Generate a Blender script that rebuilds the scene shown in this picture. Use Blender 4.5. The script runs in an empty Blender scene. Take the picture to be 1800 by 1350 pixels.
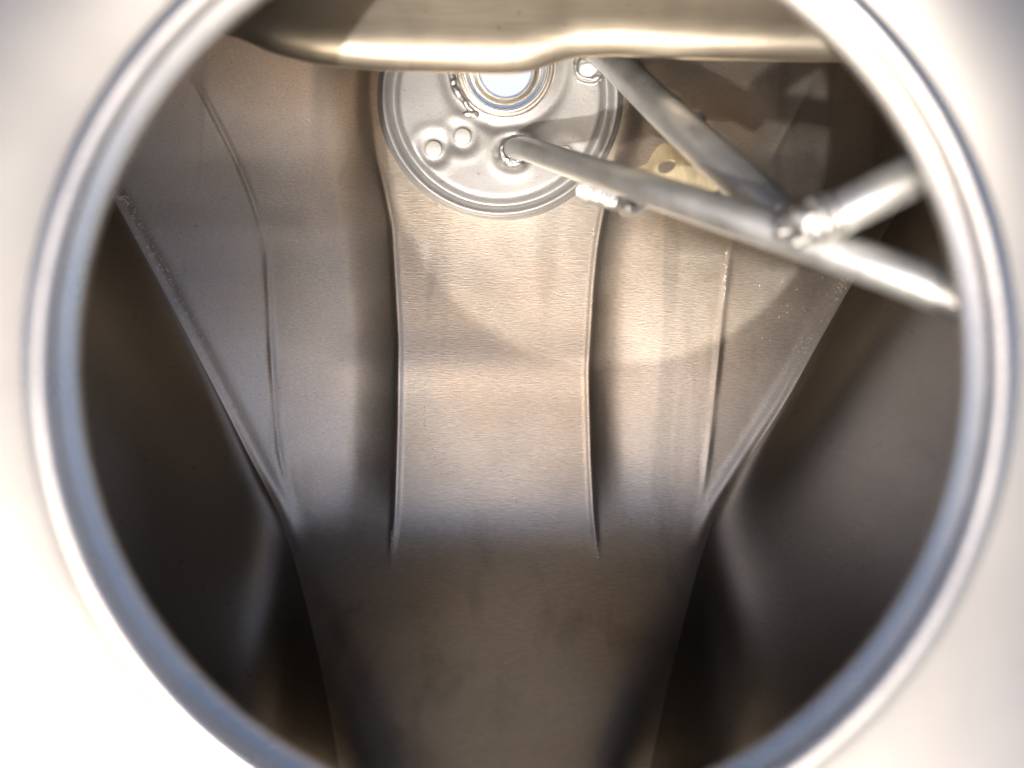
import bpy, bmesh, math, random
import numpy as np
from mathutils import Vector, Matrix, noise

random.seed(7)
scene = bpy.context.scene
COL = scene.collection
R = math.radians
MM = 0.001

# ------------------------------------------------------------------ camera / world / sun / exposure
PITCH = 35.0                     # camera tilt from straight down; the tank's mouth faces the camera
FPX = 1413.0                     # focal length in pixels of an 1800 px wide picture
BASE = Vector((0.0, -60.0, -300.0))          # tank's resting base in the tank frame (mm)
ROT = Matrix.Rotation(R(PITCH), 3, 'X')
BASE_WORLD = Vector((0.0, 0.0, 0.85))
SUN_LOCAL = Vector((0.24, 0.60, -1.0))       # direction in which sunlight travels, tank frame
SUN_STRENGTH = 2.0
SKY_STRENGTH = 0.15
EXPOSURE = 1.25

cam_d = bpy.data.cameras.new('camera')
cam = bpy.data.objects.new('camera', cam_d)
COL.objects.link(cam)
scene.camera = cam
cam_d.sensor_width = 36.0
cam_d.lens = 36.0 * FPX / 1800.0
cam_d.clip_start = 0.002
cam_d.clip_end = 500.0
cam_d.dof.use_dof = True
cam_d.dof.focus_distance = 0.262
cam_d.dof.aperture_fstop = 5.2
cam.rotation_euler = (R(PITCH), 0, 0)
cam.location = BASE_WORLD + ROT @ (-BASE * MM)

sun_dir = (ROT @ SUN_LOCAL).normalized()
elev = math.asin(-sun_dir.z)
azim = math.atan2(-sun_dir.x, -sun_dir.y)
world = bpy.data.worlds.new('World')
scene.world = world
world.use_nodes = True
wn = world.node_tree
wn.nodes.clear()
sky = wn.nodes.new('ShaderNodeTexSky')
sky.sky_type = 'NISHITA'
sky.sun_disc = False
sky.sun_elevation = elev
sky.sun_rotation = azim
sky.dust_density = 4.5
sky.ozone_density = 0.4
sky.air_density = 0.55
bg = wn.nodes.new('ShaderNodeBackground')
bg.inputs['Strength'].default_value = SKY_STRENGTH
wo = wn.nodes.new('ShaderNodeOutputWorld')
wn.links.new(sky.outputs[0], bg.inputs['Color'])
wn.links.new(bg.outputs[0], wo.inputs['Surface'])

sun_d = bpy.data.lights.new('sun', 'SUN')
sun_d.energy = SUN_STRENGTH
sun_d.angle = R(1.2)
sun_d.color = (1.0, 0.96, 0.91)
sun = bpy.data.objects.new('sun', sun_d)
COL.objects.link(sun)
sun.rotation_euler = sun_dir.to_track_quat('-Z', 'Y').to_euler()
sun.location = (0, -1, 2)

scene.view_settings.view_transform = 'Standard'
scene.view_settings.look = 'None'
scene.view_settings.gamma = 1.0
scene.view_settings.exposure = EXPOSURE
scene.view_settings.use_curve_mapping = False
scene.render.engine = 'CYCLES'
scene.cycles.use_denoising = True
scene.cycles.max_bounces = 10
scene.cycles.glossy_bounces = 9
scene.cycles.diffuse_bounces = 6
scene.cycles.sample_clamp_indirect = 8.0
scene.cycles.blur_glossy = 0.3
scene.cycles.caustics_reflective = True

# ------------------------------------------------------------------ materials
def metal(name, base, rough, grain=0.0, grain_scale=(60, 1300, 1300), bump=0.0, blotch=0.0,
          metallic=1.0, stain=0.0, blotch_scale=45.0, tint=None, pit=0.0, rough_var=0.05, aniso=0.0):
    m = bpy.data.materials.new(name)
    m.use_nodes = True
    nt = m.node_tree
    b = nt.nodes['Principled BSDF']
    b.inputs['Metallic'].default_value = metallic
    b.inputs['Roughness'].default_value = rough
    tc = nt.nodes.new('ShaderNodeTexCoord')
    mp = nt.nodes.new('ShaderNodeMapping')
    mp.inputs['Scale'].default_value = grain_scale
    nt.links.new(tc.outputs['Object'], mp.inputs['Vector'])
    n1 = nt.nodes.new('ShaderNodeTexNoise')
    n1.inputs['Scale'].default_value = 1.0
    n1.inputs['Detail'].default_value = 3.0
    nt.links.new(mp.outputs[0], n1.inputs['Vector'])
    n2 = nt.nodes.new('ShaderNodeTexNoise')
    n2.inputs['Scale'].default_value = blotch_scale
    n2.inputs['Detail'].default_value = 4.0
    n2.inputs['Roughness'].default_value = 0.6
    nt.links.new(tc.outputs['Object'], n2.inputs['Vector'])
    # colour = base * (1 + grain) * (1 + blotch)
    def rng(src, amp, mid=1.0):
        r = nt.nodes.new('ShaderNodeMapRange')
        r.inputs['From Min'].default_value = 0.25
        r.inputs['From Max'].default_value = 0.75
        r.inputs['To Min'].default_value = mid - amp
        r.inputs['To Max'].default_value = mid + amp
        nt.links.new(src, r.inputs['Value'])
        return r.outputs[0]
    mul = nt.nodes.new('ShaderNodeMath'); mul.operation = 'MULTIPLY'
    nt.links.new(rng(n1.outputs['Fac'], grain), mul.inputs[0])
    nt.links.new(rng(n2.outputs['Fac'], blotch), mul.inputs[1])
    val = mul.outputs[0]
    if pit > 0:
        v = nt.nodes.new('ShaderNodeTexNoise')
        v.inputs['Scale'].default_value = 420.0
        v.inputs['Detail'].default_value = 2.0
        nt.links.new(tc.outputs['Object'], v.inputs['Vector'])
        pr = nt.nodes.new('ShaderNodeMapRange')
        pr.inputs['From Min'].default_value = 0.68
        pr.inputs['From Max'].default_value = 0.76
        pr.inputs['To Min'].default_value = 1.0
        pr.inputs['To Max'].default_value = 1.0 - pit
        nt.links.new(v.outputs['Fac'], pr.inputs['Value'])
        m2 = nt.nodes.new('ShaderNodeMath'); m2.operation = 'MULTIPLY'
        nt.links.new(val, m2.inputs[0]); nt.links.new(pr.outputs[0], m2.inputs[1])
        val = m2.outputs[0]
    if stain > 0:
        # old run marks: blotches drawn out downwards, and fine scratches
        for (scl, rot, lo, hi, amt) in (((70, 9, 40), 0.03, 0.56, 0.66, stain), ((24, 20, 24), 0.0, 0.55, 0.75, stain * 0.8), ((14, 1500, 1500), 0.5, 0.70, 0.73, -stain * 1.2), ((12, 1700, 1700), -0.9, 0.71, 0.74, -stain * 1.2)):
            m3 = nt.nodes.new('ShaderNodeMapping'); m3.inputs['Scale'].default_value = scl
            pre = nt.nodes.new('ShaderNodeVectorRotate'); pre.rotation_type = 'Z_AXIS'; pre.inputs['Angle'].default_value = rot
            nt.links.new(tc.outputs['Object'], pre.inputs['Vector'])
            nt.links.new(pre.outputs[0], m3.inputs['Vector'])
            n4 = nt.nodes.new('ShaderNodeTexNoise'); n4.inputs['Scale'].default_value = 1.0; n4.inputs['Detail'].default_value = 3.0
            n4.inputs['Distortion'].default_value = 0.4
            nt.links.new(m3.outputs[0], n4.inputs['Vector'])
            r4 = nt.nodes.new('ShaderNodeMapRange')
            r4.inputs['From Min'].default_value = lo; r4.inputs['From Max'].default_value = hi
            r4.inputs['To Min'].default_value = 1.0; r4.inputs['To Max'].default_value = 1.0 - amt
            nt.links.new(n4.outputs['Fac'], r4.inputs['Value'])
            m4 = nt.nodes.new('ShaderNodeMath'); m4.operation = 'MULTIPLY'
            nt.links.new(val, m4.inputs[0]); nt.links.new(r4.outputs[0], m4.inputs[1])
            val = m4.outputs[0]
    src = None
    if tint is not None:
        n3 = nt.nodes.new('ShaderNodeTexNoise')
        n3.inputs['Scale'].default_value = 16.0
        n3.inputs['Detail'].default_value = 2.0
        nt.links.new(tc.outputs['Object'], n3.inputs['Vector'])
        mr = nt.nodes.new('ShaderNodeMapRange')
        mr.inputs['From Min'].default_value = 0.42
        mr.inputs['From Max'].default_value = 0.68
        nt.links.new(n3.outputs['Fac'], mr.inputs['Value'])
        mx0 = nt.nodes.new('ShaderNodeMix'); mx0.data_type = 'RGBA'
        mx0.inputs[6].default_value = (*base, 1); mx0.inputs[7].default_value = (*tint, 1)
        nt.links.new(mr.outputs[0], mx0.inputs[0])
        src = mx0.outputs[2]
    sc = nt.nodes.new('ShaderNodeVectorMath'); sc.operation = 'SCALE'
    if src is None:
        sc.inputs[0].default_value = base
    else:
        nt.links.new(src, sc.inputs[0])
    nt.links.new(val, sc.inputs['Scale'])
    nt.links.new(sc.outputs[0], b.inputs['Base Color'])
    # roughness variation
    ra = nt.nodes.new('ShaderNodeMath'); ra.operation = 'ADD'
    ra.inputs[1].default_value = 0.0
    nt.links.new(rng(n2.outputs['Fac'], rough_var, rough), ra.inputs[0])
    nt.links.new(ra.outputs[0], b.inputs['Roughness'])
    if bump > 0:
        bp = nt.nodes.new('ShaderNodeBump')
        bp.inputs['Strength'].default_value = bump
        bp.inputs['Distance'].default_value = 0.0003
        nt.links.new(n1.outputs['Fac'], bp.inputs['Height'])
        nt.links.new(bp.outputs[0], b.inputs['Normal'])
    return m

M = {}
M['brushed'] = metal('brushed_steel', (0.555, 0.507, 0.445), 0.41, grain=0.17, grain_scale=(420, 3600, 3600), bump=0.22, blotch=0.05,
                     tint=(0.56, 0.465, 0.365), pit=0.15, stain=0.16)  # warm tint patches put orange reflections into the base colour
M['side'] = metal('shaded_smooth_steel', (0.245, 0.208, 0.168), 0.45, grain=0.05, grain_scale=(300, 900, 900), bump=0.12, blotch=0.06, pit=0.2)  # base colour darkened to put the side walls' shade into the metal
M['baffle'] = metal('rolled_steel', (0.36, 0.32, 0.26), 0.44, grain=0.04, grain_scale=(90, 1100, 700), bump=0.12, blotch=0.05, pit=0.3)
M['plate'] = metal('cast_grey_plate', (0.37, 0.365, 0.36), 0.55, grain=0.08, grain_scale=(1800, 1800, 1800), bump=0.22,
                   blotch=0.07, pit=0.3, metallic=0.8)
M['button'] = metal('coined_button', (0.52, 0.51, 0.49), 0.55, grain=0.10, grain_scale=(1500, 1500, 1500), bump=0.2, metallic=0.6)
M['neck'] = metal('machined_steel', (0.62, 0.60, 0.57), 0.24, grain=0.05, grain_scale=(300, 300, 1500), bump=0.15, blotch=0.08)
M['tube'] = metal('drawn_aluminium', (0.46, 0.465, 0.46), 0.44, metallic=0.85, grain=0.06, grain_scale=(700, 700, 700), bump=0.15, blotch=0.10,
                  blotch_scale=120.0, pit=0.2, rough_var=0.09)
M['weld'] = metal('weld_metal', (0.40, 0.395, 0.385), 0.52, grain=0.10, grain_scale=(900, 900, 900), bump=0.2, blotch=0.15,
                  blotch_scale=300.0, rough_var=0.1)
M['spatter'] = metal('bright_spatter', (0.80, 0.78, 0.74), 0.45, grain=0.05, grain_scale=(900, 900, 900), metallic=0.25)
M['collar'] = metal('turned_aluminium', (0.62, 0.58, 0.53), 0.28, grain=0.03, grain_scale=(300, 300, 900), bump=0.1, blotch=0.04)
M['shell'] = metal('outer_aluminium', (0.34, 0.328, 0.306), 0.30, grain=0.01, grain_scale=(200, 200, 200), blotch=0.015, rough_var=0.02)
M['bracket'] = metal('zinc_bracket', (0.40, 0.345, 0.235), 0.40, grain=0.10, grain_scale=(900, 200, 900), bump=0.25, blotch=0.12,
                     blotch_scale=160.0, tint=(0.36, 0.28, 0.165))

gm = bpy.data.materials.new('pale_ground'); gm.use_nodes = True
gnt = gm.node_tree
gb = gnt.nodes['Principled BSDF']; gb.inputs['Roughness'].default_value = 0.85
gtc = gnt.nodes.new('ShaderNodeTexCoord')
gno = gnt.nodes.new('ShaderNodeTexNoise'); gno.inputs['Scale'].default_value = 3.0; gno.inputs['Detail'].default_value = 8.0
gnt.links.new(gtc.outputs['Object'], gno.inputs['Vector'])
gr = gnt.nodes.new('ShaderNodeValToRGB')
gr.color_ramp.elements[0].color = (0.50, 0.54, 0.57, 1); gr.color_ramp.elements[1].color = (0.56, 0.60, 0.63, 1)
gnt.links.new(gno.outputs['Fac'], gr.inputs[0]); gnt.links.new(gr.outputs[0], gb.inputs['Base Color'])
M['ground'] = gm

# ------------------------------------------------------------------ helpers (tank frame, mm: x right, y up, z towards the viewer)
def at(px, py, d):
    return Vector(((px - 900.0) / FPX * d, (675.0 - py) / FPX * d, -d))

def link(name, verts, faces, mat, parent, smooth=True, label=None, kind=None):
    me = bpy.data.meshes.new(name)
    off = BASE
    me.from_pydata([((v[0] - off.x) * MM, (v[1] - off.y) * MM, (v[2] - off.z) * MM) for v in verts], [], faces)
    if smooth:
        me.polygons.foreach_set('use_smooth', [True] * len(me.polygons))
    me.materials.append(mat)
    me.update()
    o = bpy.data.objects.new(name, me)
    COL.objects.link(o)
    o.parent = parent
    if label: o['label'] = label
    if kind: o['kind'] = kind
    return o

def grid_faces(nr, nc, wrap=False, flip=False):
    f = []
    m = nc if wrap else nc - 1
    for i in range(nr - 1):
        for j in range(m):
            a, b = i * nc + j, i * nc + (j + 1) % nc
            c, d = (i + 1) * nc + (j + 1) % nc, (i + 1) * nc + j
            f.append((a, d, c, b) if flip else (a, b, c, d))
    return f

def frame(n, hint=Vector((1, 0, 0))):
    n = n.normalized()
    ey = n.cross(hint).normalized()
    ex = ey.cross(n).normalized()
    return ex, ey, n

def lathe(profile, c, n, segs=128):
    ex, ey, nn = frame(n)
    v = []
    for r, h in profile:
        for k in range(segs):
            a = 2 * math.pi * k / segs
            v.append(c + ex * (r * math.cos(a)) + ey * (r * math.sin(a)) + nn * h)
    return v, grid_faces(len(profile), segs, wrap=True)

def catmull(pts, n):
    out = []
    P = [pts[0] * 2 - pts[1]] + pts + [pts[-1] * 2 - pts[-2]]
    for i in range(1, len(P) - 2):
        for k in range(n):
            t = k / n
            a, b, c, d = P[i - 1], P[i], P[i + 1], P[i + 2]
            out.append(0.5 * ((2 * b) + (c - a) * t + (2 * a - 5 * b + 4 * c - d) * t * t + (3 * b - a - 3 * c + d) * t ** 3))
    out.append(pts[-1])
    return out

def tube(pts, r, n=14, segs=36, wall=1.0, squash=None, thin=0.0):
    path = catmull(pts, n)
    up = Vector((0, 1, 0))
    def ring(c, t, rad, s):
        a = t.cross(up).normalized(); b = a.cross(t).normalized()
        sq = squash(s) if squash else 1.0
        rad = rad - thin * (1 - s) ** 2
        return [c + a * (rad * math.cos(2 * math.pi * k / segs)) + b * (rad * sq * math.sin(2 * math.pi * k / segs)) for k in range(segs)]
    v = []
    N = len(path)
    tang = [(path[min(i + 1, N - 1)] - path[max(i - 1, 0)]).normalized() for i in range(N)]
    rows = 0
    for i in range(N):
        v += ring(path[i], tang[i], r, i / (N - 1)); rows += 1
    v += ring(path[-1] + tang[-1] * 0.3, tang[-1], r - 0.3, 1); rows += 1
    v += ring(path[-1] + tang[-1] * 0.3, tang[-1], r - wall, 1); rows += 1
    for i in range(N - 1, -1, -3):
        v += ring(path[i], tang[i], r - wall, i / (N - 1)); rows += 1
    return v, grid_faces(rows, segs, wrap=True)

def blob(c, ax, seed=0, amp=0.18, freq=1.2, rows=18, cols=28):
    """a lump of weld metal: an ellipsoid with axes ax (three vectors), its surface rippled"""
    v = []
    for i in range(rows + 1):
        th = math.pi * i / rows
        for j in range(cols):
            ph = 2 * math.pi * j / cols
            d = Vector((math.sin(th) * math.cos(ph), math.sin(th) * math.sin(ph), math.cos(th)))
            k = 1 + amp * noise.noise(d * freq + Vector((seed * 3.7, seed, -seed * 1.3))) + 0.5 * amp * noise.noise(d * freq * 2.7 + Vector((seed, 9, 2)))
            v.append(c + (ax[0] * d.x + ax[1] * d.y + ax[2] * d.z) * k)
    return v, grid_faces(rows + 1, cols, wrap=True)

def join(parts):
    V, F = [], []
    for v, f in parts:
        o = len(V)
        V += list(v); F += [tuple(i + o for i in q) for q in f]
    return V, F

def sstep(a, b, x):
    t = np.clip((x - a) / (b - a), 0, 1)
    return t * t * (3 - 2 * t)

def splus(e, w):
    return w * np.logaddexp(0, e / w)

def curve1d(ys, xs, w=40.0):
    yy = np.arange(-400, 1800, 2.0)
    v = np.interp(yy, ys, xs)
    k = np.exp(-0.5 * (np.arange(-3 * w, 3 * w + 1, 2.0) / w) ** 2); k /= k.sum()
    pad = len(k) // 2
    vp = np.concatenate([np.full(pad, v[0]) , v, np.full(pad, v[-1])])
    s = np.convolve(vp, k, 'valid')
    return lambda y: np.interp(y, yy, s)

# ------------------------------------------------------------------ the ground the tank rests on
me = bpy.data.meshes.new('ground')
gv = [(-60, -60, 0), (60, -60, 0), (60, 60, 0), (-60, 60, 0)]
x0, x1, y0, y1, h = -0.12, 0.12, 0.02, 0.14, BASE_WORLD.z - 0.02      # the plinth that carries the tank
gv += [(x0, y0, 0), (x1, y0, 0), (x1, y1, 0), (x0, y1, 0), (x0, y0, h), (x1, y0, h), (x1, y1, h), (x0, y1, h)]
gf = [(0, 1, 5, 4), (1, 2, 6, 5), (2, 3, 7, 6), (3, 0, 4, 7), (4, 5, 9, 8), (5, 6, 10, 9), (6, 7, 11, 10), (7, 4, 8, 11), (8, 9, 10, 11)]
me.from_pydata(gv, [], gf)
me.materials.append(M['ground'])
g = bpy.data.objects.new('ground', me); COL.objects.link(g); g['kind'] = 'structure'

# ------------------------------------------------------------------ the tank
tank = bpy.data.objects.new('fuel_tank', None)
COL.objects.link(tank)
tank.location = BASE_WORLD
tank.rotation_euler = (R(PITCH), 0, 0)
tank['label'] = 'bare metal fuel tank seen through its round mouth, brushed steel inside with welded tubes'
tank['category'] = 'fuel tank'

# ---- stamped inner panel: a sheet of steel pressed with ribs, pockets and facets
base_d = curve1d([-300, -100, 0, 170, 378, 450, 580, 720, 830, 890, 930, 970, 1010, 1060, 1120, 1200, 1350, 1500, 1650],
                 [267.6, 267.8, 267.9, 268, 268.2, 268.0, 266.7, 265.3, 264.3, 263.3, 261.2, 257.2, 251.4, 242.6, 231, 216, 193, 175, 158], 26)
rib_l = curve1d([-300, -100, 120, 200, 300, 380, 440, 520, 600, 700, 800, 860, 900, 1000],
                [180, 255, 332, 375, 425, 455, 468, 473, 476, 482, 492, 505, 520, 560], 14)
rib_r = curve1d([-300, -100, 110, 310, 430, 500, 600, 750, 850, 920, 1000],
                [1600, 1540, 1445, 1340, 1285, 1275, 1265, 1250, 1238, 1222, 1200], 14)
cre_l = curve1d([-300, 200, 350, 500, 600, 700, 800, 900, 1000, 1100, 1200, 1350, 1600],
                [-100, 115, 200, 282, 335, 387, 437, 490, 522, 548, 570, 597, 640], 20)
cre_r = curve1d([-300, 200, 330, 500, 600, 700, 800, 900, 1000, 1100, 1200, 1350, 1600],
                [1960, 1690, 1605, 1497, 1440, 1385, 1320, 1258, 1226, 1200, 1175, 1142, 1100], 20)
in_l = curve1d([-300, 130, 220, 280, 330, 400, 600, 750, 900, 970, 1100], [640, 650, 655, 662, 674, 688, 699, 697, 692, 686, 676], 10)
in_r = curve1d([-300, 130, 300, 380, 430, 500, 650, 800, 900, 980, 1100], [1110, 1098, 1078, 1061, 1052, 1045, 1036, 1040, 1045, 1053, 1064], 10)

DC = (879.0, 168.0)     # filler plate centre as seen in the mouth

def depth(X, Y):
    d = base_d(Y)
    rl, rr, cl, cr, il, ir = rib_l(Y), rib_r(Y), cre_l(Y), cre_r(Y), in_l(Y), in_r(Y)
    rl = np.maximum(rl, cl); rr = np.minimum(rr, cr)
    # pockets either side of the raised centre
    fade_l = 1 - sstep(800, 985, Y + 0.0009 * (X - 600) ** 2)
    fade_r = 1 - sstep(790, 985, Y + 0.0009 * (X - 1150) ** 2)
    wl = 80 + 10 * sstep(500, 200, Y)
    wr = 58 + 10 * sstep(500, 200, Y)
    step = lambda t: 1 - (1 - np.clip(t, 0, 1)) ** 2.3
    pl = step((il - X) / wl) * fade_l
    pr = step((X - ir) / wr) * fade_r
    d = d + 2.5 * pl + 2.4 * pr
    # pocket floors tilt up towards their outer ribs
    d = d - 0.042 * splus(np.minimum(il - wl - X, il - wl - rl), 6) * fade_l - 0.019 * (1 - 2.6 * sstep(450, 260, Y)) * splus(np.minimum(X - ir - wr, rr - ir - wr), 6) * fade_r
    # upper left of the sheet leans in towards the mouth
    d = d - 0.034 * splus(330 - Y, 45) * sstep(650, 540, X)
    # crisp crest on the inner rib edges
    live = 1 - sstep(930, 1000, Y)
    d = d - 0.55 * live * (np.exp(-((X - il - 3) / 6.0) ** 2) + np.exp(-((X - ir + 3) / 6.0) ** 2))
    # outer facets fall away from the outer rib lines
    off = 1 - sstep(820, 960, Y)
    fl = splus(rl - X, 4.0); fr = splus(X - rr, 4.0)
    d = d - 0.062 * np.minimum(fl, splus(rl - cl, 4)) * off + (0.05 - 0.068 * sstep(330, 480, Y)) * np.minimum(fr, splus(cr - rr, 4)) * off
    crest = off * (1 - sstep(800, 900, Y))
    worn = 0.6 + 0.4 * np.sin(Y * 0.031 + 1.0) * np.sin(Y * 0.0117)
    d = d - 0.38 * worn * crest * (np.exp(-((X - rl) / 6.0) ** 2) + np.exp(-((X - rr) / 6.0) ** 2))
    # side walls climb towards the viewer from the creases
    low = sstep(740, 1280, Y)
    soft = 9 + 22 * low
    el, er = splus(cl - X + 26 * low, soft), splus(X - cr + 26 * low, soft)
    # each side panel leaves the crease and settles into one plane, climbing at the top, falling away at the bottom
    plane_r = 252.0 / (0.80 + 0.59 * (X - 900) / 1413 - 0.045 * (675 - Y) / 1413)
    plane_l = 218.0 / (0.60 + 0.80 * (900 - X) / 1413 - 0.035 * (675 - Y) / 1413)
    wr2 = 46.0 + 44.0 * low; wl2 = 80.0 + 20.0 * low
    d = d + (plane_r - d) * (1 - np.exp(-(er / wr2) ** 1.3)) + (plane_l - d) * (1 - np.exp(-(el / wl2) ** 1.3))
    d = 156 + splus(d - 156, 8.0)
    # seam fillet along the creases
    sm = 1 - sstep(850, 1000, Y)
    d = d - 0.8 * sm * (np.exp(-((X - cl - 14) / 15.0) ** 2) + np.exp(-((X - cr + 14) / 15.0) ** 2))
    # faint cross bend and oil-canning
    d = d - 0.5 * np.exp(-((Y - 642) / 45.0) ** 2) * sstep(560, 620, X) * (1 - sstep(1060, 1140, X))
    d = d + 0.35 * np.sin(X * 0.011 + 1.3) * np.sin(Y * 0.009 + 0.4)
    # raised land round the filler plate
    r = np.hypot(X - DC[0], (Y - DC[1]) * 1.02)
    land = 1 - sstep(212, 262, r)
    flat = base_d(DC[1]) + (Y - DC[1]) * 0.0005
    d = d * (1 - land) + (flat + 0.15) * land
    return d

NY = 370
ys = np.linspace(-150, 1500, NY)
CL, CR = cre_l(ys), cre_r(ys)
def sheet(x0, x1, n):
    t = np.linspace(0, 1, n)[None, :]
    XX = x0[:, None] * (1 - t) + x1[:, None] * t
    YY = np.repeat(ys[:, None], n, 1)
    DD = depth(XX, YY)
    v = [at(XX[i, j], YY[i, j], DD[i, j]) for i in range(NY) for j in range(n)]
    f = []
    for i in range(NY - 1):
        for j in range(n - 1):
            if math.hypot((XX[i, j] + XX[i + 1, j + 1]) / 2 - DC[0], (ys[i] + ys[i + 1]) / 2 - DC[1]) < 196: continue
            a = i * n + j
            f.append((a, a + n, a + n + 1, a + 1))
    return v, f
NL, NM = 90, 420
lo, hi = np.minimum(CL - 80, -100.0), np.maximum(CR + 80, 1900.0)
lv, lf = sheet(lo, CL, NL)
mv, mf = sheet(CL, CR, NM)
rv, rf = sheet(CR, hi, NL)
link('inner_panel', mv, mf, M['brushed'], tank, label='brushed steel pressing with raised centre, two pockets and sloping facets')
link('side_panel', lv, lf, M['side'], tank, label='steel side panel at the left, coloured darker to stand in for shade, spattered with weld along its seam')
link('side_panel', rv, rf, M['side'], tank, label='steel side panel at the right, coloured darker to stand in for shade')

# ---- front shell outline and the walls that close the tank between panel and shell
RD = 136.0
MC = at(915, 640, RD)
Rm = 775.0 / FPX * RD                       # centre of the mouth
def outline(a):
    c, s = math.cos(a), math.sin(a)
    k = (abs(c / 225) ** 2.6 + abs(s / 190) ** 2.6) ** (-1 / 2.6)
    return Vector((k * c, k * s + 8, -166 - 8 * s))
top = lv[:NL] + mv[1:NM] + rv[1:NL]
bot = lv[-NL:] + mv[-NM + 1:] + rv[-NL + 1:]
edge = top + [rv[i * NL + NL - 1] for i in range(1, NY - 1)] + bot[::-1] + [lv[i * NL] for i in range(NY - 2, 0, -1)]
wv = []
K = 14
for t in range(K + 1):
    u = t / K
    for p in edge:
        ang = math.atan2(p.y - 5, p.x)
        q = outline(ang)
        w = p.lerp(q, u)
        bulge = math.sin(math.pi * u) * 12
        w = w + Vector((math.cos(ang) * bulge, math.sin(ang) * bulge, -bulge * 0.4))
        wv.append(w)
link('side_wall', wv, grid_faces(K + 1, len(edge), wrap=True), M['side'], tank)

def mouth_to_outline(u, a):
    c, s = math.cos(a), math.sin(a)
    p0 = MC + Vector((c * (Rm + 10.5), s * (Rm + 11.8), -1.2))
    q = outline(a)
    w = p0.lerp(q, u)
    # pressed swage round the mouth, then the skin rolls away
    r = (w - p0).length
    w.z += (4.5 + 5.0 * max(0.0, s)) * (1 - math.exp(-r / 18.0))
    w.z += 9 * math.sin(math.pi * u) * (1.0 + 0.5 * s)
    return w
sv = []
us = [0, .01, .02, .03, .045, .06, .075, .09, .105, .12, .14, .16, .19, .22, .26, .3, .36, .42, .5, .6, .7, .8, .9, .96, 1.0]
SEG = 192
for u in us:
    for k in range(SEG):
        sv.append(mouth_to_outline(u, 2 * math.pi * k / SEG))
link('outer_skin', sv, grid_faces(len(us), SEG, wrap=True), M['shell'], tank, label='bare aluminium outer skin around the mouth')

# ---- collar of the mouth: inner wall, rolled lip and flange
prof = [(Rm + 2.4, -2.4), (Rm + 1.0, -1.6), (Rm + 0.2, -0.7), (Rm, 0.0), (Rm + 0.15, 0.5), (Rm + 0.5, 1.0), (Rm + 1.0, 1.6), (Rm + 1.6, 2.2), (Rm + 2.1, 2.6), (Rm + 2.4, 2.8), (Rm + 2.6, 3.1)]
for k in range(1, 15):
    a = math.pi * (1 - k / 14)
    prof.append((Rm + 4.6 + 2.0 * math.cos(a), 3.3 + 1.9 * math.sin(a)))
prof += [(Rm + 6.8, 2.2), (Rm + 7.2, 1.0), (Rm + 8.0, 0.1), (Rm + 9.5, -0.6), (Rm + 11.5, -1.6)]
cv, cf = lathe(prof, MC, Vector((0, 0, 1)), 192)
cv = [Vector((MC.x + (v.x - MC.x), MC.y + (v.y - MC.y) * 1.02, v.z)) for v in cv]
link('mouth_collar', cv, cf, M['collar'], tank, label='round polished collar with rolled lip framing the view')

# ---- baffle hanging across the top
be = curve1d([300, 380, 420, 480, 560, 650, 760, 880, 925, 965, 1005, 1080, 1200, 1350, 1500, 1700],
             [30, 58, 67, 95, 115, 123, 127, 131, 128, 114, 101, 98, 104, 107, 109, 112], 12)
bx = np.linspace(180, 1720, 150)
bv = []
prof_n = 0
for X in bx:
    yb = float(be(X))
    d0 = 214.0
    low = at(X, yb, d0)
    tuck = float(sstep(930, 1010, np.array(X)))            # right part: flatter, no belly
    lft = float(sstep(520, 380, np.array(X)))
    k = 1.15 - 0.3 * tuck
    pts = [(62, 26), (52, 17), (44, 11.8), (36, 8.6), (30, 7.1), (25, 6.1), (20, 5.4), (16, 4.9), (13, 4.6), (10.5, 4.4), (8.5, 4.25), (7, 4.1 + .1 * k),
           (5.6, 3.9 + .15 * k), (4.4, 3.65 + .2 * k), (3.2, 3.3 + .2 * k), (2.3, 2.85 + .15 * k), (1.5, 2.25 + .1 * k), (0.8, 1.45), (0.3, 0.75), (0.0, 0.0), (0.1, -0.5), (0.6, -1.1), (2.5, -2.0), (6, -3.0), (14, -5.0), (30, -9)]
    prof_n = len(pts)
    for (h, z) in pts:
        bv.append(low + Vector((0, h * 1.2, z * 1.2 * (1 - 0.25 * lft))))
link('baffle', bv, grid_faces(len(bx), prof_n), M['baffle'], tank, label='rolled sheet baffle hanging across the top')

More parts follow.
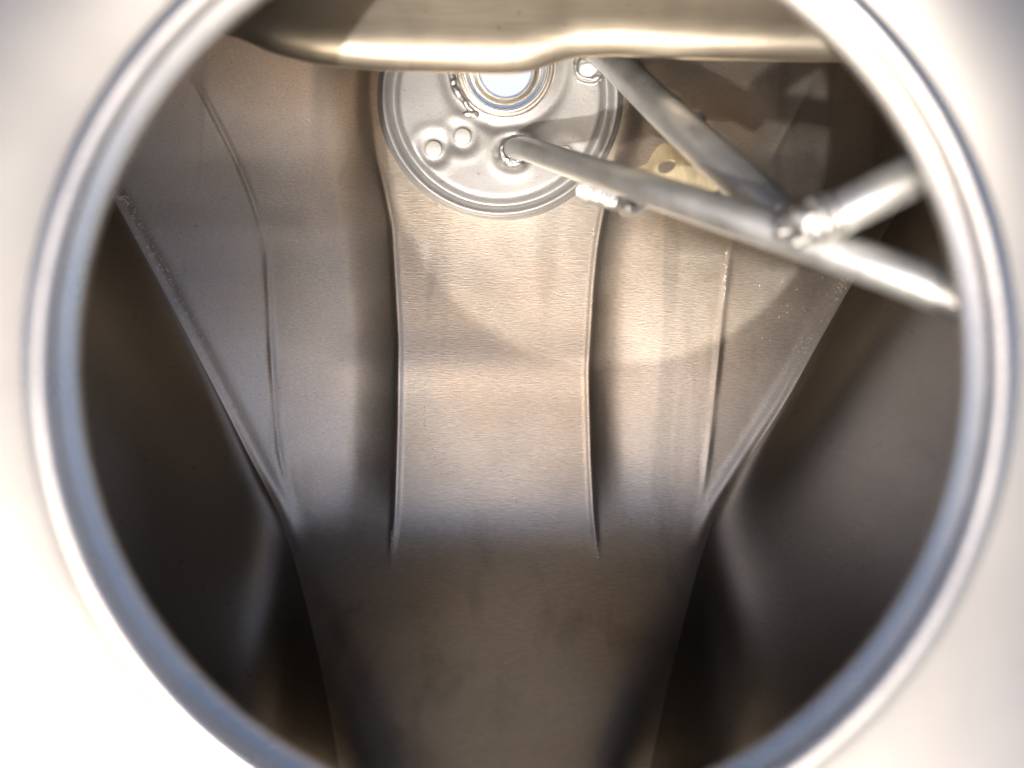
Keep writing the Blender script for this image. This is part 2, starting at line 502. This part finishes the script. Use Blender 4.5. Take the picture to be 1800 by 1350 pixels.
# ---- filler plate: round grey disc with dimples, seen face on
CD = at(DC[0], DC[1], 263.5)
pn = Vector((0, -0.03, 1))
PX, PY, PN = frame(pn)
def on_plate(px, py, h=0.0):
    ray = at(px, py, 1.0)
    t = (CD + PN * h).dot(PN) / ray.dot(PN)
    return ray * t
def pl2(px, py):
    q = on_plate(px, py) - CD
    return q.dot(PX), q.dot(PY)
RP = 39.6
nx_, ny_ = pl2(888, 116)
RH = 16.6
dims = [pl2(762, 262), pl2(813, 240), pl2(993, 270)]
weldA = pl2(902, 268)
weldB = pl2(1035, 118)
def plate_h(x, y):
    r = math.hypot(x, y)
    h = 0.0
    # rim: shoulder, groove, bead, skirt
    h -= 3.0 * math.exp(-((r - 35.3) / 1.5) ** 2)
    if r > 38.4: h -= (r - 38.4) ** 2 * 1.6
    for k, (a, b) in enumerate(dims):
        q = math.hypot(x - a, y - b)
        if q < 14:
            h += (0.35 if k == 2 else 1.0) * (-0.75 * math.exp(-((q - 3.6) / 1.7) ** 2) + 0.16 * math.exp(-((q - 7.6) / 1.5) ** 2))
    q = math.hypot(x - weldA[0], y - weldA[1])
    h += -1.0 * math.exp(-((q - 4.6) / 1.2) ** 2) + 0.4 * math.exp(-((q - 7.5) / 1.6) ** 2)
    q = math.hypot(x - weldB[0], y - weldB[1])
    h += 0.5 * math.exp(-(q / 7.0) ** 2)
    q = math.hypot(x - nx_, y - ny_)
    h += -0.9 * math.exp(-((q - 19.6) / 2.2) ** 2)
    h += 0.10 * noise.noise(Vector((x * 0.12, y * 0.12, 0.3)))
    return h
NT, NA = 110, 300
dv = []
for i in range(NT):
    t = (i / (NT - 1)) ** 0.9
    for k in range(NA):
        a = 2 * math.pi * k / NA
        x0, y0 = nx_ + RH * math.cos(a), ny_ + RH * math.sin(a)
        x1, y1 = RP * math.cos(a), RP * math.sin(a)
        x, y = x0 + (x1 - x0) * t, y0 + (y1 - y0) * t
        dv.append(CD + PX * x + PY * y + PN * plate_h(x, y))
plate = link('filler_plate', dv, grid_faces(NT, NA, wrap=True), M['plate'], tank, label='round light grey plate with raised rim and punched dimples')
# rubbed outer flange between plate and panel
v, f = lathe([(38.9, -1.2), (39.7, -1.9), (40.2, -3.0), (40.5, -4.2), (41.4, -4.9), (44.5, -5.4)], CD, PN, 160)
link('rim', v, f, M['plate'], plate)
# punched buttons in the dimples
for k, (a, b) in enumerate(dims):
    c = CD + PX * a + PY * b
    v, f = lathe([(0.01, 0.32), (2.3, 0.30), (2.75, 0.12), (2.9, -0.5), (2.95, -1.2)], c, PN, 40)
    link('button', v, f, M['button'], plate)
# filler neck
NC = CD + PX * nx_ + PY * ny_
prof = [(17.6, -0.9), (17.0, -0.2), (16.8, 0.5), (16.4, 1.0), (15.9, 0.9), (15.6, 0.2), (15.5, -0.6), (15.2, -0.9), (14.9, -0.4), (14.6, 0.8), (14.2, 1.2), (13.7, 0.9),
        (13.4, -0.5), (13.2, -3.0), (12.9, -5.0), (12.2, -6.4), (11.2, -7.4), (10.2, -8.0), (9.4, -8.6), (8.9, -9.4), (8.6, -10.4), (8.6, -13), (9.6, -13.4), (9.6, -9)]
v, f = lathe(prof, NC, Vector((0, -0.28, 1)), 128)
neck = link('filler_neck', v, f, M['neck'], plate, label='stepped steel neck with daylight showing through its bore')
# torn weld at the left foot of the neck
parts = []
def bead(c, n, r, a0, a1, w, h, seed, N=90, K=12):
    # a run of weld metal laid round part of a circle: flattened, uneven, ripple on ripple
    ex, ey, nn = frame(n)
    v = []
    for i in range(N):
        t = i / (N - 1); a = R(a0 + (a1 - a0) * t)
        end = math.sin(math.pi * min(1, t * 1.0)) ** 0.35
        ww = w * end * (1 + 0.35 * noise.noise(Vector((t * 7, seed, 0)))); hh = h * end * (1 + 0.4 * noise.noise(Vector((t * 9, seed, 4))) + 0.05 * math.sin(t * 70))
        rr = r + 0.6 * noise.noise(Vector((t * 6, seed, 8)))
        for k in range(K):
            b = 2 * math.pi * k / K
            q = rr + ww * math.cos(b)
            v.append(c + ex * (q * math.cos(a)) + ey * (q * math.sin(a)) + nn * (hh * math.sin(b)))
    return v, grid_faces(N, K, wrap=True)
parts.append(bead(NC, PN, 17.8, 165, 235, 1.3, 1.5, 3.0))
c = NC + PX * (19.3 * math.cos(R(234))) + PY * (19.3 * math.sin(R(234)))
parts.append(blob(c, (PX * 2.6, PY * 1.3, PN * 0.9), seed=31, amp=0.3))
v, f = join(parts)
link('weld_bead', v, f, M['weld'], plate)

# ---- long tube from the plate towards the mouth
A0 = on_plate(901, 262, -0.5)
pA = [A0, at(925, 262, 249), at(1000, 287, 229), at(1130, 330, 196), at(1350, 402, 172), at(1520, 461, 160), at(1730, 540, 151)]
v, f = tube(pA, 4.25, n=14, thin=0.95)
tubeA = link('tube', v, f, M['tube'], tank, label='long aluminium tube running from the grey plate out to the mouth')
v, f = lathe([(3.2, 1.8), (3.9, 1.9), (4.5, 1.3), (4.9, 0.4), (5.2, -0.4), (5.3, -1.4)], on_plate(901, 267, 0), PN, 56)
v = [p + Vector((noise.noise(p * 0.7), noise.noise(p * 0.7 + Vector((5, 0, 0))), noise.noise(p * 0.7 + Vector((0, 8, 0))))) * 0.55 for p in v]
w2 = blob(on_plate(903, 284, 0.6), (PX * 3.0, PY * 1.7, PN * 1.3), seed=4, amp=0.45)
V, F = join([(v, f), w2])
link('weld_bead', V, F, M['weld'], tubeA)

# rippled weld along the underside of the long tube
def on_tube_line(px0, py0, px1, py1, d0, d1, t):
    return at(px0, py0, d0).lerp(at(px1, py1, d1), t)
parts = []
dirA = (at(1130, 330, 196) - at(1000, 287, 229)).normalized()
nrm = Vector((0, 0, 1)); nrm = (nrm - dirA * nrm.dot(dirA)).normalized(); sid = dirA.cross(nrm).normalized()
for k in range(10):
    c = on_tube_line(1030, 333, 1092, 357, 221.0, 205.0, k / 9.0) + nrm * 0.2
    rr = 3.1 - 0.08 * k
    parts.append(blob(c, (dirA * 0.9, nrm * rr * 0.95, sid * (rr + 0.2)), seed=k + 50, amp=0.12, rows=12, cols=20))
parts.append(blob(on_tube_line(1030, 333, 1092, 357, 221.0, 205.0, 1.12), (dirA * 2.6, nrm * 2.4, sid * 2.7), seed=71, amp=0.4))
V, F = join(parts)
link('weld_bead', V, F, M['weld'], tubeA, label='rippled weld bead along the underside of the long tube')
# bent metal tag below the weld
hook = catmull([at(1092, 348, 203), at(1098, 362, 200), at(1108, 371, 199), at(1122, 372, 197), at(1137, 366, 195)], 8)
hv = []
for i, p in enumerate(hook):
    t = (hook[min(i + 1, len(hook) - 1)] - hook[max(i - 1, 0)]).normalized()
    s = Vector((0, 0, 1)).cross(t).normalized()
    w = 1.15 * (1 - 0.6 * (i / (len(hook) - 1)) ** 3)
    for (a, b) in ((-w, 1.4), (-w * .4, 1.9), (w * .4, 1.9), (w, 1.4), (w, -1.4), (-w, -1.4)):
        hv.append(p + s * a + Vector((0, 0, b)))
link('tag', hv, grid_faces(len(hook), 6, wrap=True), M['weld'], tubeA)

# ---- second tube, from behind the baffle down to the long tube
pB = [at(1030, 60, 262), at(1062, 92, 254), at(1098, 128, 243), at(1190, 216, 214), at(1290, 308, 196), at(1375, 385, 186)]
v, f = tube(pB, 4.8, n=12, squash=lambda s: 1.0)
tubeB = link('tube', v, f, M['tube'], tank, label='shorter aluminium tube slanting down from behind the baffle')
parts = [blob(on_plate(1038, 112, 0.6), (PX * 4.6, PY * 4.2, PN * 1.3), seed=12, amp=0.2, freq=1.4, rows=24, cols=40),
         bead(on_plate(1036, 114, 0.2), PN, 4.7, 150, 420, 0.8, 0.7, 11.0, N=140), bead(on_plate(1036, 116, 0.0), PN, 5.8, 200, 350, 0.7, 0.4, 17.0, N=90)]
V, F = join(parts)
link('weld_bead', V, F, M['weld'], tubeB, label='crusty round weld where the slanting tube meets the plate')

# ---- stub tube at the right with its weld
pC = [at(1425, 392, 158), at(1470, 378, 156.5), at(1560, 333, 154), at(1740, 243, 151)]
v, f = tube(pC, 4.3, n=12)
tubeC = link('tube', v, f, M['tube'], tank, label='stub tube at the right welded across the long tube')
parts = []
dC = (pC[2] - pC[0]).normalized(); nC = Vector((0, 0, 1)); nC = (nC - dC * nC.dot(dC)).normalized(); sC = dC.cross(nC)
parts.append(blob(at(1418, 390, 157), (dC * 3.2, nC * 3.6, sC * 3.4), seed=21, amp=0.35))
parts.append(blob(at(1385, 402, 161), (dC * 2.8, nC * 2.6, sC * 2.2), seed=22, amp=0.4))
parts.append(blob(at(1410, 420, 158), (dC * 2.6, nC * 2.2, sC * 1.5), seed=23, amp=0.4))
parts.append(blob(at(1435, 368, 157), (dC * 2.6, nC * 3.4, sC * 2.8), seed=24, amp=0.3))
parts.append(blob(at(1446, 386, 155), (dC * 1.6, nC * 3.6, sC * 4.0), seed=25, amp=0.2))
V, F = join(parts)
link('weld_bead', V, F, M['weld'], tubeC, label='lumpy silver weld joining the stub to the long tube')
v, f = lathe([(4.2, -0.9), (4.65, -0.5), (4.8, 0.0), (4.65, 0.5), (4.2, 0.9)], at(1466, 379, 156.2), dC, 48)
link('ring', v, f, M['weld'], tubeC)

# ---- bracket with a hole behind the tubes
pts2 = [(1100, 302), (1118, 294), (1136, 288), (1146, 272), (1155, 260), (1166, 252), (1185, 256), (1212, 280), (1262, 324), (1250, 338), (1215, 336), (1165, 322), (1125, 312)]
bn = Vector((-0.14, -0.10, 1)).normalized()
b0 = at(1180, 296, 226)
def on_br(px, py):
    ray = at(px, py, 1.0)
    return ray * (b0.dot(bn) / ray.dot(bn))
bm = bmesh.new()
def rel(p): return ((p.x - BASE.x) * MM, (p.y - BASE.y) * MM, (p.z - BASE.z) * MM)
sm_out = [Vector((p[0], p[1], 0)) for p in pts2]
sm_out = catmull(sm_out + [sm_out[0]], 4)[:-1]
o_v = [bm.verts.new(rel(on_br(p.x, p.y))) for p in sm_out]
h_v = []
for k in range(24):
    a = 2 * math.pi * k / 24
    x, y = 17 * math.cos(a), 10.5 * math.sin(a)
    th = R(-26)
    h_v.append(bm.verts.new(rel(on_br(1172 + x * math.cos(th) - y * math.sin(th), 293 + x * math.sin(th) + y * math.cos(th)))))
es = [bm.edges.new((o_v[i], o_v[(i + 1) % len(o_v)])) for i in range(len(o_v))] + [bm.edges.new((h_v[i], h_v[(i + 1) % 24])) for i in range(24)]
bmesh.ops.triangle_fill(bm, edges=es, use_beauty=True)
res = bmesh.ops.extrude_face_region(bm, geom=bm.faces[:])
back = [e for e in res['geom'] if isinstance(e, bmesh.types.BMVert)]
bmesh.ops.translate(bm, verts=back, vec=-bn * 1.6 * MM)
bmesh.ops.recalc_face_normals(bm, faces=bm.faces[:])
me = bpy.data.meshes.new('bracket'); bm.to_mesh(me); bm.free()
me.materials.append(M['bracket'])
br = bpy.data.objects.new('bracket', me); COL.objects.link(br); br.parent = tank
br['label'] = 'small brassy bracket plate with one oval hole'
v, f = blob(at(1226, 207, 212), (Vector((1.9, -1.2, 0)), Vector((1.0, 1.5, 0)), Vector((0, 0, 1.5))), seed=3, amp=0.1)
link('rivet', v, f, M['weld'], tubeB)

# ---- weld spatter along the seams
parts = []
def panel_pt(X, Y):
    return at(X, Y, float(depth(np.array(X, float), np.array(Y, float))))
def speck(X, Y, r):
    p = panel_pt(X, Y)
    a = random.uniform(0, 3.14)
    ex = Vector((math.cos(a), math.sin(a), 0)) * r * random.uniform(1.0, 2.2)
    ey = Vector((-math.sin(a), math.cos(a), 0)) * r * random.uniform(.5, .8)
    parts.append(blob(p, (ex, ey, Vector((0, 0, r * 0.6))), seed=random.random() * 40, amp=0.3, rows=5, cols=7))
for k in range(120):
    Y = 345 + 290 * random.random() ** 1.5
    X = float(cre_l(Y)) + 14 + random.gauss(0, 6) + 6
    speck(X, Y, random.uniform(0.14, 0.34))
for k in range(70):
    Y = 490 + 150 * random.random()
    X = float(cre_r(Y)) - 18 + random.gauss(0, 6)
    speck(X, Y, random.uniform(0.13, 0.30))
for k in range(60):
    X = random.uniform(1330, 1460); Y = random.uniform(480, 660)
    if X < cre_r(Y) - 20: speck(X, Y, random.uniform(0.1, 0.26))
for (x0, y0, x1, y1, n) in ((268, 430, 320, 520, 26), (1278, 440, 1272, 530, 40), (486, 760, 505, 850, 30), (750, 600, 745, 740, 12), (745, 740, 775, 840, 14),
                            (690, 930, 686, 975, 30), (1046, 940, 1052, 985, 30), (1165, 870, 1145, 920, 26), (560, 930, 620, 960, 6), (740, 925, 800, 935, 5), (1228, 800, 1222, 885, 26)):
    for k in range(n):
        t = random.random()
        speck(x0 + (x1 - x0) * t + random.gauss(0, 1.2), y0 + (y1 - y0) * t, random.uniform(0.10, 0.22))
V, F = join(parts)
link('weld_spatter', V, F, M['spatter'], tank, kind='stuff')
